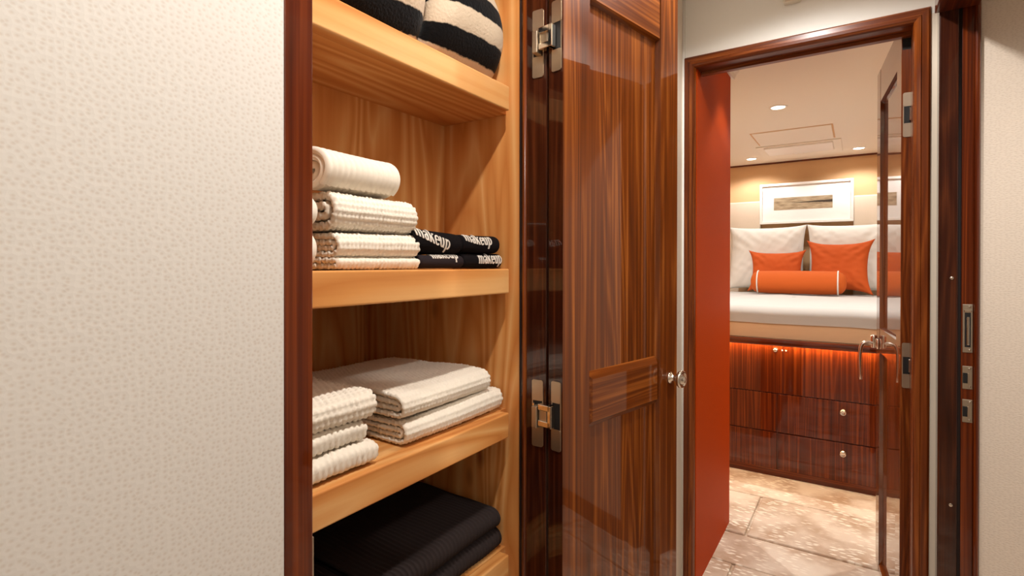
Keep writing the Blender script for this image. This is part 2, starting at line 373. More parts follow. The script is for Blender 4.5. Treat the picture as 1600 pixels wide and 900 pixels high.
casing('casing_post', 0); casing('casing_header', 1); casing('casing_post', 2)
# stop strip under the header
box('head_stop', -.56, .153, YF+.06, YF+.085, .806, .821, 'frame_walnutX', tr)

# ------------------------------------------------------------------ right-hand door frame with strike plates
t2 = thing('trim_side_doorway', (.27, 2.2, FL), kind='structure', label='dark walnut door jamb with strike plates beside the right wall')
box('door_stop', XR, .268, 2.20, 2.26, FL, .85, 'dark_walnutZ', t2, bev=.003)
box('rebate_groove', .268, .277, 2.214, 2.26, FL, .85, 'gap', t2)
jm = box('jamb', .277, .307, 2.210, 2.26, FL, .85, 'red_walnutZ', t2, bev=.001)
cp = [(.307, 2.26), (.307, 2.203), (.309, 2.198), (.313, 2.196), (.318, 2.198), (.322, 2.204), (.322, 2.26)]
prism('casing_bead', cp, 'Z', FL, .85, 'red_walnutZ', t2)
box('casing_header', XR-.012, XR+.1, .95, 2.2, .822, .866, 'red_walnutY', t2, bev=.003)
box('near_jamb', XR-.012, XR+.1, .90, .95, FL, .866, 'red_walnutZ', t2, bev=.003)
for z in (-.041, -.775):
    lathe('plug', [(.0055, 0), (.006, .002), (.004, .004), (.0008, .0045)], (.252, 2.2, z), (0, -1, 0), 'chrome', t2, seg=16)
def strike(z0, z1, slots):
    p = box('strike_plate', .2805, .3055, 2.2075, 2.211, z0, z1, 'nickel', t2, bev=.0008)
    for a, b_, x0, x1 in slots:
        box('slot', x0, x1, 2.2068, 2.2085, a, b_, 'black', p, bev=.0005)
    for zz in (z0+.008, z1-.008):
        lathe('screw', [(.0036, 0), (.0036, .001), (.002, .0018), (.0005, .0018)], (.298, 2.2075, zz), (0, -1, 0), 'chrome', p, seg=12)
    return p
pl = strike(-.279, -.125, [(-.262, -.152, .2855, .3005)])
# long plate holds a spring lip bar in its slot
box('lip_bar', .290, .297, 2.2035, 2.2075, -.255, -.165, 'chrome', pl, bev=.0015)
box('lip_end', .2835, .3025, 2.2040, 2.2075, -.150, -.143, 'chrome', pl, bev=.002)
for z0, z1 in ((-.396, -.323), (-.503, -.430)):
    q = strike(z0, z1, [(z0+.018, z1-.022, .2815, .293)])
    box('lip', .293, .2955, 2.202, 2.2075, z0+.018, z1-.022, 'nickel', q, bev=.0008)

# ------------------------------------------------------------------ hinges (concealed, two leaves and a link)
def stadium(cx, cz, w_, h_, r, n=6):
    pts = []
    for sx, sz, a0 in ((1, 1, 0), (-1, 1, 90), (-1, -1, 180), (1, -1, 270)):
        for i in range(n+1):
            a = math.radians(a0+90*i/n); pts.append((cx+sx*(w_/2-r)+r*math.cos(a), cz+sz*(h_/2-r)+r*math.sin(a)))
    return pts
def hinge_leaf(parent, x0, x1, y, z0, z1, sgn=-1, name='hinge'):
    """leaf lying in an edge face that looks along local -y; plates above and below a dark pocket"""
    cx, w_ = (x0+x1)/2, x1-x0; hz = (z1-z0)
    hp = prism(name, stadium(cx, (z0+z1)/2, w_, hz, .006), 'Y', y+sgn*.0012, y+.004, 'nickel', parent, label='satin nickel concealed hinge leaf')
    box('pocket', x0+.003, x1-.003, y+sgn*.0016, y+.003, z0+hz*.30, z1-hz*.30, 'black', hp)
    for a, b_ in ((z0, z0+hz*.31), (z1-hz*.31, z1)):
        prism('cover_plate', stadium(cx, (a+b_)/2, w_-.001, b_-a, .005), 'Y', y+sgn*.0026, y, 'nickel', hp)
    return hp

# ------------------------------------------------------------------ linen closet
PY = 1.10                     # right side panel plane
cl = thing('linen_closet', (-.9, .77, FL), 'built-in linen closet with maple shelves and an open walnut door', 'closet')
box('front_stile', XL-.05, XL+.001, .406, .449, FL, .93, 'red_walnutZ', cl, bev=.002)
box('side_panel', -1.30, -.697, .44, .449, FL, .93, 'mapleZ', cl)
box('side_panel', -1.30, -.697, PY, PY+.018, FL, .93, 'mapleZ', cl)
box('back_panel', -.963, -.945, .449, PY, -.04, .93, 'mapleZ', cl)
box('back_panel', -1.282, -1.264, .449, PY, FL, -.04, 'mapleZ', cl)
box('top_board', -1.28, -.66, .44, PY, .90, .93, 'mapleY', cl)
# right jamb: walnut, with a bead where it meets the maple
box('jamb', -.690, XL+.001, 1.09, 1.135, FL, .93, 'dark_walnutZ', cl, bev=.0015)
lathe('jamb_bead', [(.0055, 0), (.0055, .93-FL)], (-.680, 1.0895, FL), (0, 0, 1), 'frame_walnutZ', cl, seg=12)
box('jamb_groove_strip', -.6975, -.690, 1.094, 1.12, FL, .93, 'gap', cl)  # dark-coloured strip filling the groove between jamb and maple
box('header_rail', XL-.05, XL+.001, .449, 1.09, .865, .93, 'red_walnutY', cl, bev=.002)
def shelf(z0, z1, back):
    s = box('shelf', back, -.742, .4495, PY-.0005, z0+.001, z1-.001, 'mapleX' if 0 else 'mapleY', cl)
    box('front_lip', -.7425, -.713, .4495, 1.072, z0, z1, 'mapleY', s, bev=.0035, seg=3)
    return s
shelf(.376, .435, -.945)
shelf(-.070, -.010, -1.264)
shelf(-.423, -.362, -1.264)
shelf(-.770, -.710, -1.264)
# magnetic catch on the stile below the third shelf
ct = box('catch', -.668, -.6205, .449, .4515, -.44, -.372, 'nickel', cl, bev=.0008)
for z in (-.435, -.377):
    lathe('screw', [(.003, 0), (.003, .0012), (.001, .0016)], (-.628, .4515, z), (0, 1, 0), 'chrome', ct, seg=10)

def panel_door(parent, W, T, z0, z1, y0, sl, sr, top_lo, mid, bot_hi, wd, rec, ch):
    """frame-and-panel door in local x (width), y (thickness from y0 to y0+T); ch = width of the bevel round each panel"""
    y1 = y0+T; e = .0008
    def rail(a, b_, ca, cb):       # section in y, z with bevelled edges towards the panels
        pts = [(y0+e, a+ca), (y0+e, b_-cb), (y0+(rec if cb else e), b_), (y1-(rec if cb else e), b_), (y1-e, b_-cb), (y1-e, a+ca), (y1-(rec if ca else e), a), (y0+(rec if ca else e), a)]
        if not ca: pts = [p for i, p in enumerate(pts) if i not in (6, 7)]
        if not cb: pts = [p for i, p in enumerate(pts) if i not in (2, 3)]
        return prism('rail', pts, 'X', sl, W-sr, wd+'X', parent)
    def stile(xo, xi):
        s_ = 1 if xi > xo else -1
        pts = [(xo, y0), (xi-s_*ch*.35, y0), (xi, y0+rec), (xi, y1-rec), (xi-s_*ch*.35, y1), (xo, y1)]
        return prism('stile', pts, 'Z', z0, z1, wd+'Z', parent)
    stile(0, sl); stile(W, W-sr)
    rail(top_lo, z1, ch*.35, 0); rail(z0, bot_hi, 0, ch)
    # middle rail: raised block bevelled on all four sides of both faces
    bm = bmesh.new(); a, b_ = mid
    loops = []
    for y, c in ((y0+e, ch), (y0+rec, 0), (y1-rec, 0), (y1-e, ch)):
        xa, xb = sl-.004+c*.8, W-sr+.004-c*.8
        loops.append([bm.verts.new(p) for p in ((xa, y, a+c), (xb, y, a+c), (xb, y, b_-c), (xa, y, b_-c))])
    for l0, l1 in zip(loops, loops[1:]):
        for i in range(4): bm.faces.new((l0[i], l0[(i+1) % 4], l1[(i+1) % 4], l1[i]))
    bm.faces.new(loops[0][::-1]); bm.faces.new(loops[-1])
    bmesh.ops.recalc_face_normals(bm, faces=bm.faces[:])
    link('rail', newmesh(bm), wd+'X', parent)
    for a, b_ in ((mid[1], top_lo), (bot_hi, mid[0])):
        box('panel', sl-.004, W-sr+.004, y0+rec, y1-rec, a-.004, b_+.004, wd+'Z', parent)

dd = math.atan2(.2, .98)      # the open door stands 11.5 degrees off the wall
cd = bpy.data.objects.new('door', None); COL.objects.link(cd); cd.parent = cl; cd.empty_display_size = .05
hx, hy = -.568, 1.077
cd.location = (hx+.9, hy-.77, -FL)                 # relative to the closet's origin, so that local z is eye-relative
cd.rotation_euler = (0, 0, math.pi/2-dd)
ORG[cd.name] = Vector((0, 0, 0))
cd['label'] = 'open glossy walnut closet door with two recessed panels and a chrome knob'
panel_door(cd, .543, .043, -1.33, .862, 0, .107, .105, .648, (-.404, -.265), -1.17, 'walnut', .0165, .017)
box('hinge_edge', -.0006, .001, .001, .042, -1.33, .862, 'dark_walnutZ', cd)
# knob on the free stile
kx, kz = .500, -.335
rose = lathe('knob', [(.0165, 0), (.0165, .004), (.0085, .007), (.0075, .022), (.010, .026), (.0225, .030), (.0265, .036), (.0255, .041), (.021, .043), (.019, .040), (.014, .041), (.012, .046), (.006, .049), (.0005, .050)], (kx, 0, kz), (0, -1, 0), 'chrome', cd, seg=32, label='round polished chrome knob')
# hinge leaves: on the jamb (facing -y in the scene) and in the door edge (local x = 0, facing -x)
def door_hinge(parent, x, y0, y1, z0, z1):
    """all in one hinge part: body plate with pocket, cover plates and link are its meshes"""
    cy, hz = (y0+y1)/2, z1-z0
    prism('hinge_plate', stadium(cy, (z0+z1)/2, y1-y0, hz, .006), 'X', x-.0012, x+.004, 'nickel', parent)
    box('hinge_pocket', x-.0017, x+.003, y0+.003, y1-.003, z0+hz*.30, z1-hz*.30, 'black', parent)
    for a, b_ in ((z0, z0+hz*.31), (z1-hz*.31, z1)):
        prism('hinge_cover', stadium(cy, (a+b_)/2, y1-y0-.001, b_-a, .005), 'X', x-.0030, x, 'nickel', parent)
for z0, z1 in ((.448, .610), (-.436, -.276)):
    hp = hinge_leaf(cl, -.658, -.627, 1.09, z0, z1)
    zc = (z0+z1)/2
    # arm out of the jamb pocket
    box('arm', -.646, -.632, 1.066, 1.0895, zc-.030, zc+.022, 'nickel', hp, bev=.002)
    box('arm', -.652, -.647, 1.080, 1.0895, zc-.024, zc+.026, 'chrome', hp, bev=.001)
    door_hinge(cd, 0, .0045, .0335, z0+.002, z1+.004)
    # link block bridging to the door edge, with its window
    box('hinge_link', -.020, -.003, .022, .060, zc-.024, zc-.010, 'chrome', cd, bev=.0015)
    box('hinge_link', -.020, -.003, .022, .060, zc+.014, zc+.028, 'chrome', cd, bev=.0015)
    box('hinge_link', -.020, -.003, .020, .031, zc-.024, zc+.028, 'chrome', cd, bev=.0015)
    box('hinge_link', -.016, -.003, .036, .060, zc-.022, zc+.026, 'nickel', cd, bev=.0015)

# ------------------------------------------------------------------ bedroom door, opened into the bedroom
db = thing('door_1', (.126, 2.33, FL), kind='structure', label='glossy walnut bedroom door standing open with lever handle', rz=math.pi/2+math.radians(5.4), local=True)
db.location.z = H; ORG[db.name] = Vector((0, 0, 0))
panel_door(db, .59, .036, -1.345, .862, -.036, .09, .09, .718, (-.39, -.270), -1.315, 'lacquer_walnut', .0145, .008)
box('hinge_edge', -.0006, .001, -.035, -.001, -1.345, .862, 'frame_walnutZ', db)
for z0, z1 in ((.455, .612), (-.436, -.276)):
    zc = (z0+z1)/2
    door_hinge(db, 0, -.0335, -.0045, z0, z1)
    box('hinge_link', -.012, -.002, -.038, -.022, zc-.022, zc+.024, 'chrome', db, bev=.0015)
box('edge_cavity', -.0008, .002, -.034, -.003, .765, .828, 'black', db)
# lever: rose, neck standing off the face, then a long drooping grip
lx, lz = .535, -.35
lathe('lever_rose', [(.026, 0), (.026, .006), (.022, .009), (.012, .010)], (lx, 0, lz), (0, 1, 0), 'chrome', db, seg=28)
pts = bez((lx, .008, lz), (lx, .03, lz+.004), (lx, .045, lz+.004), (lx-.002, .058, lz-.004), 8)+bez((lx-.002, .058, lz-.004), (lx-.004, .072, lz-.02), (lx-.006, .070, lz-.07), (lx-.008, .066, lz-.165), 12)[1:]
tube('lever_handle', pts, [.0085]*9+[.0085-.003*i/11 for i in range(12)], 'chrome', db)
lathe('lever_hub', [(.010, -.020), (.0125, -.018), (.0135, .030), (.0115, .036), (.002, .038)], (lx+.004, .016, lz), (0, 0, 1), 'chrome', db, seg=24)

# ------------------------------------------------------------------ lamps
def downlight(x, y, z, watts, label, size=2.6, r=.042):
    if 'rust red' in label: size = 1.55
    d = thing('ceiling_downlight', (x, y, z), label, 'downlight', 'recessed ceiling downlights')
    lathe('trim_ring', [(r, -.001), (r, -.006), (r+.003, -.006), (r+.012, -.002), (r+.013, 0), (r, -.001)], (x, y, z), (0, 0, 1), 'white_frame', d, cap=False)
    lathe('lens', [(r*.99, 0), (r*.98, -.002), (r*.5, -.004), (.0005, -.0045)], (x, y, z), (0, 0, 1), 'lamp', d)
    l = bpy.data.lights.new('downlight_beam', 'SPOT'); l.energy = watts; l.color = WARM; l.spot_size = size; l.spot_blend = .45; l.shadow_soft_size = .028
    lo = bpy.data.objects.new('downlight_beam', l); COL.objects.link(lo); lo.location = (0, 0, -.03); lo.parent = d
    return d
for (x, y, z, e), s in zip(HALL_LAMPS, ('above the linen closet', 'in front of the bedroom doorway', 'added out of view behind the viewer')):
    downlight(x, y, z, e, 'round hall ceiling downlight '+s)
downlight(*SIDE_LAMPS[0], 'round ceiling downlight in the side cabin')
for (x, y, z, e), s in zip(BED_LAMPS, ('above the foot of the bed', 'at the left end above the pillows', 'at the right end above the pillows', 'beside the rust red wall', 'added out of view to the right of the bed', 'added out of view to the left of the bed')):
    downlight(x, y, z, e, 'round bedroom ceiling downlight '+s)

# ------------------------------------------------------------------ small sensor on the wall above the doorway
sn = thing('wall_sensor', (-.21, YF, .98), 'small off-white sensor box high above the bedroom doorway', 'sensor')
box('housing', -.240, -.182, YF-.028, YF, .986, 1.06, 'white_plastic', sn, bev=.006, seg=3)
box('lens', -.232, -.190, YF-.031, YF-.027, .988, 1.0, 'headboard', sn, bev=.002)

# ------------------------------------------------------------------ bed
XB0, XB1, XM = -1.15, .285, -.434
bed = thing('bed', ((XB0+XB1)/2, 4.8, FL), 'built-in platform bed with walnut drawers under the mattress', 'bed')
box('base', XB0, XB1, YB+.012, YW-.02, FL+.05, -.475, 'red_walnutZ', bed)
box('toe_kick', XB0+.01, XB1-.01, YB+.035, YB+.05, FL, FL+.06, 'red_walnutX', bed)
box('toe_plinth', XB0, XB1, YB+.0, YB+.014, FL+.002, FL+.047, 'red_walnutX', bed)
rail_pts = [(YB-.042, -.514), (YB-.046, -.513), (YB-.050, -.507), (YB-.052, -.49), (YB-.048, -.478), (YB-.038, -.472), (YB+.05, -.472), (YB+.05, -.490), (YB-.040, -.490)]
prism('rail', rail_pts, 'X', XB0-.02, XB1+.02, 'red_walnutX', bed)
box('led_strip', XB0, XB1, YB-.038, YB-.026, -.497, -.4905, 'led', bed)
tp = box('drop_front', XB0+.002, XB1-.002, YB, YB+.014, -.822, -.514, 'red_walnutZ', bed, bev=.0015)
lathe('latch', [(.014, 0), (.014, .006), (.010, .010), (.009, .016), (.012, .020), (.013, .024), (.009, .028), (.0005, .029)], (-.442, YB, -.545), (0, -1, 0), 'chrome', tp, seg=20)
for x in (-.405, -.383):
    lathe('screw_cap', [(.006, 0), (.006, .003), (.003, .005), (.0005, .0055)], (x, YB, -.547), (0, -1, 0), 'chrome', tp, seg=14)
for x0, x1 in ((XB0+.002, XM-.003), (XM+.003, XB1-.002)):
    for z0, z1 in ((-1.072, -.828), (-1.312, -1.078)):
        dr = box('drawer', x0, x1, YB, YB+.014, z0, z1, 'red_walnutZ', bed, bev=.0015)
        lathe('knob', [(.017, 0), (.017, .003), (.010, .006), (.008, .013), (.012, .017), (.0165, .020), (.0165, .025), (.012, .028), (.010, .026), (.0005, .027)], ((x0+x1)/2, YB, z1-.062), (0, -1, 0), 'chrome', dr, seg=24)
def noise2(a, b_, seed=0, n=6, f=1.):
    r = np.random.RandomState(seed); o = 0
    for i in range(n):
        k = f*(1+i*.7); t = r.rand()*6.28; o = o+np.sin(k*(a*math.cos(t)+b_*math.sin(t))+r.rand()*6.28)/(1+i*.6)
    return o/2.5
def gridmesh(P, closed_u=False, uv=None, caps=False):
    nu, nv = P.shape[:2]; me = bpy.data.meshes.new('g')
    idx = np.arange(nu*nv).reshape(nu, nv)
    A = idx if not closed_u else np.vstack([idx, idx[:1]])
    q = np.stack([A[:-1, :-1], A[1:, :-1], A[1:, 1:], A[:-1, 1:]], -1).reshape(-1, 4)
    me.from_pydata(P.reshape(-1, 3).tolist(), [], q.tolist())
    me.polygons.foreach_set('use_smooth', [True]*len(me.polygons)); me.update()
    return me
# mattress wrapped in a beige skirt, then a white coverlet
def slab(x0, x1, y0, y1, z0, z1, r, seed, amp, n=60):
    """soft slab: superellipse rings from the skirt over the rounded edge to the crowned top"""
    cx, cy, hx_, hy_ = (x0+x1)/2, (y0+y1)/2, (x1-x0)/2, (y1-y0)/2
    rings = []
    th = np.linspace(0, 2*np.pi, 240, endpoint=False)
    cs, sn_ = np.cos(th), np.sin(th); p = .16
    ux, uy = np.sign(cs)*np.abs(cs)**p, np.sign(sn_)*np.abs(sn_)**p
    prof = [(0, z0), (0, z0+(z1-r-z0)*.5), (0, z1-r)]+[(r-r*math.cos(a), z1-r+r*math.sin(a)) for a in np.linspace(.2, math.pi/2, 7)]+[(r+(min(hx_, hy_)-r)*t, z1+.012*t) for t in np.linspace(.06, .98, 24)]
    for ins, z in prof:
        X = cx+ux*(hx_-ins*hx_/min(hx_, hy_)*.999); Y = cy+uy*(hy_-ins*hy_/min(hx_, hy_)*.999)
        k = noise2(X*9, Y*9, seed)*amp
        rings.append(np.stack([X+k*.3, Y+k*.5, z+k], -1))
    P = np.stack(rings, 1)
    return gridmesh(P, True)
link('mattress', slab(XB0+.02, XB1-.02, YB+.0, YW-.1, -.4705, -.315, .05, 3, .001), 'sheet', label='thick beige mattress on the walnut bed base', cat='mattress')
link('coverlet', slab(XB0+.008, XB1-.008, YB-.012, YW-.09, -.375, -.268, .055, 4, .004), 'blanket_white', label='white coverlet spread over the mattress', cat='coverlet')

# headboard panels either side of the picture
for x0, x1, s in ((-2.0, -.83, 'left'), (-.04, 1.2, 'right')):
    h = box('headboard_panel', x0, x1, YW-.06, YW, -.47, .648, 'headboard', bev=.012, seg=3, label='cream padded headboard panel on the %s of the picture' % s, cat='headboard', group='headboard panels')
# framed print
pf = thing('framed_picture', (-.435, YW, .41), 'white framed sepia landscape print hung above the pillows', 'picture')
PX0, PX1, PZ0, PZ1, PYF = -.832, -.038, .409, .807, YW-.075
fwid = .022
for a in ((PX0, PX1, PZ1-fwid, PZ1), (PX0, PX1, PZ0, PZ0+fwid), (PX0, PX0+fwid, PZ0+fwid, PZ1-fwid), (PX1-fwid, PX1, PZ0+fwid, PZ1-fwid)):
    box('frame_bar', a[0], a[1], PYF-.022, PYF+.01, a[2], a[3], 'white_frame', pf, bev=.002)
box('mat_board', PX0+.01, PX1-.01, PYF-.004, PYF+.01, PZ0+.01, PZ1-.01, 'mat_board', pf)
box('print', -.705, -.205, PYF-.0055, PYF-.0035, .545, .665, 'art', pf)
box('hanging_block', -.60, -.27, PYF+.01, YW, .45, .77, 'mat_board', pf)

# ceiling hatch and air grille
ht = thing('ceiling_hatch', (-.44, 4.75, CEIL_B), 'flat access hatch panel in the bedroom ceiling', 'hatch')
box('panel', -.71, -.17, 4.52, 4.99, CEIL_B-.006, CEIL_B, 'ceiling', ht, bev=.002)
box('joint', -.722, -.158, 4.508, 5.002, CEIL_B-.002, CEIL_B+.001, 'tan_wall', ht)
ac = thing('air_grille', (-.44, 5.25, CEIL_B), 'white ceiling air grille with a dark slot above the picture', 'air grille')
box('surround', -.76, -.12, 5.06, 5.60, CEIL_B-.008, CEIL_B, 'ceiling', ac, bev=.003)
box('face', -.70, -.18, 5.10, 5.42, CEIL_B-.022, CEIL_B-.006, 'white_frame', ac, bev=.006)
box('slot', -.68, -.20, 5.43, 5.455, CEIL_B-.0095, CEIL_B-.006, 'gap', ac)
for x in np.linspace(-.52, -.36, 5):
    box('vane', x-.012, x+.012, 5.425, 5.46, CEIL_B-.018, CEIL_B-.008, 'white_frame', ac, bev=.001)

# ------------------------------------------------------------------ cushions
def cushion(name, c, w_, h_, t_, tilt, yawz, mat, label, group=None, seed=0, wr=.006, pinch=.10, ears=.0, piping=None):
    n = 61
    u = np.linspace(-1, 1, n); U, V = np.meshgrid(u, u, indexing='ij')
    prof = np.clip((1-np.abs(U)**3.2), 0, 1)**.55*np.clip((1-np.abs(V)**3.2), 0, 1)**.55
    edge = 1-pinch*(1-U*U)*np.abs(V)**2-0
    edge2 = 1-pinch*(1-V*V)*np.abs(U)**2
    ear = 1+ears*(np.abs(U)*np.abs(V))**6
    X = U*edge2*w_/2*ear; Z = V*edge*h_/2*ear
    # wrinkles radiating from the corners and a slump in the middle
    wv = noise2(X*26, Z*26, seed, f=1.2)*wr*(.35+np.abs(U*V)*1.4)
    diag = np.sin((np.abs(U)-np.abs(V))*14+noise2(X*8, Z*8, seed+3)*2)*wr*.8*(np.abs(U*V)**.7)
    Yf = -prof*t_/2-(wv+diag)*prof; Yb = prof*t_/2+noise2(X*15, Z*15, seed+9)*wr*prof
    F_ = np.stack([X, Yf, Z], -1); B = np.stack([X, Yb, Z], -1)[::-1]
    ct_, st_ = math.cos(tilt), math.sin(tilt); cz, sz = math.cos(yawz), math.sin(yawz)
    def tf(P):
        x, y, z = P[..., 0], P[..., 1], P[..., 2]
        y, z = y*ct_-z*-st_, y*-st_+z*ct_
        return np.stack([c[0]+x*cz-y*sz, c[1]+x*sz+y*cz, c[2]+z], -1)
    P = np.concatenate([tf(F_), tf(B)], 0)
    me = gridmesh(P, True)
    bm = bmesh.new(); bm.from_mesh(me); bmesh.ops.remove_doubles(bm, verts=bm.verts[:], dist=.0006); bmesh.ops.recalc_face_normals(bm, faces=bm.faces[:])
    bpy.data.meshes.remove(me)
    o = link(name, newmesh(bm, True), mat, label=label, cat='pillow', group=group)
    return o
TOPZ = -.250
cushion('pillow', (-.760, 5.70, TOPZ+.322), .675, .62, .22, .16, 0, 'white_linen', 'large white pillow standing on the left against the headboard', 'white bed pillows', 1, .007, .05, .03)
cushion('pillow', (-.062, 5.70, TOPZ+.322), .675, .62, .22, .16, 0, 'white_linen', 'large white pillow standing on the right against the headboard', 'white bed pillows', 2, .007, .05, .03)
cushion('throw_pillow', (-.640, 5.47, TOPZ+.197), .455, .38, .15, .30, .05, 'orange', 'square orange cushion on the left, behind the bolster', 'orange cushions', 5, .009, .12, .08)
cushion('throw_pillow', (-.145, 5.475, TOPZ+.236), .48, .46, .15, .26, -.10, 'orange', 'square orange cushion on the right with a raised corner', 'orange cushions', 7, .011, .12, .10)
bo = thing('bolster_cushion', (-.45, 5.225, TOPZ), 'orange cylindrical bolster with white piping lying in front of the cushions', 'bolster')
L2, R_ = .37, .098
prof = [(.0005, -L2), (.03, -L2+.002), (.062, -L2+.012), (.085, -L2+.032), (.095, -L2+.055)]
prof = prof+[(R_, -L2+.07), (R_+.003, -L2+.2), (R_+.004, 0), (R_+.003, L2-.2), (R_, L2-.07)]+[(r, -h) for r, h in prof[::-1]]
lathe('cover', prof, (-.45, 5.225, TOPZ+R_), (1, 0, 0), 'orange_velvet', bo, seg=48)
for s in (-1, 1):
    tp_ = [(-.45+s*(L2-.062), 5.225+(R_+.002)*math.cos(a), TOPZ+R_+(R_+.002)*math.sin(a)) for a in np.linspace(0, 2*math.pi, 49)]
    tube('piping', tp_, .0055, 'white_linen', bo, seg=8)

# ------------------------------------------------------------------ towels: a cloth ribbon folded or rolled, swept along the shelf
def arc(c, r, a0, a1, n):
    return [(c[0]+r*math.cos(a), c[1]+r*math.sin(a)) for a in np.linspace(a0, a1, n)]
def fold_path(w_, h_, n):
    """cross-section: a = distance back from the front fold, b = height"""
    t = h_/n; R0 = h_/2
    if n == 2:
        p = [(w_, t/2)]+arc((R0, R0), R0-t/2, 1.5*math.pi, .5*math.pi, 24)+[(w_, h_-t/2)]
    elif n == 4:
        p = [(w_-t*.3, t/2)]+arc((R0, R0), R0-t/2, 1.5*math.pi, .5*math.pi, 30)
        p += arc((w_-t, 3*t), t/2, .5*math.pi, -.5*math.pi, 12)
        p += arc((R0, 2*t), t/2, .5*math.pi, 1.5*math.pi, 12)+[(w_-t*.6, 1.5*t)]
    elif n == 6:      # two separate folded edges one above the other
        p = [(w_, t/2)]+arc((t, t), t/2, 1.5*math.pi, .5*math.pi, 12)+arc((w_-t, 2*t), t/2, -.5*math.pi, .5*math.pi, 12)
        p += arc((2*t*.9, 4*t), 1.5*t, 1.5*math.pi, .5*math.pi, 24)+arc((w_-t, 5*t), t/2, .5*math.pi, -.5*math.pi, 12)
        p += arc((2*t, 4*t), t/2, .5*math.pi, 1.5*math.pi, 12)+[(w_-t, 3.5*t)]
    return p, t
def roll_path(R0, t, turns, sx=1., sz=1.):
    p = []
    n = int(turns*40)
    for i in range(n+1):
        a = i/40*2*math.pi; r = R0-t/2-t*max(0, a/(2*math.pi)-.55)
        p.append((R0*sx-r*math.cos(a-.9)*sx, R0*sz+r*math.sin(a-.9)*sz))
    return p, t
def resample(p, ds):
    p = np.array(p, float); d = np.hypot(*np.diff(p, axis=0).T); s = np.concatenate([[0], np.cumsum(d)])
    n = max(8, int(s[-1]/ds)); q = np.linspace(0, s[-1], n+1)
    return np.stack([np.interp(q, s, p[:, 0]), np.interp(q, s, p[:, 1])], -1), q
def popcorn(u, v, c):
    row = np.floor(v/c); uu = u+(row % 2)*c*.5
    return np.sqrt(np.abs(np.sin(math.pi*uu/c)*np.sin(math.pi*v/c)))*(1+.25*noise2(u*160, v*160, 7))
def honey(u, v, c):
    return (np.cos(2*math.pi*(u+v)/c/1.4)*np.cos(2*math.pi*(u-v)/c/1.4))*.5+.5
def ribs(u, v, c):
    return np.abs(np.sin(math.pi*u/c))
def ridges(u, v, c):
    return np.clip(np.cos(2*math.pi*u/c), -.2, 1)**2*np.sign(np.cos(2*math.pi*u/c))
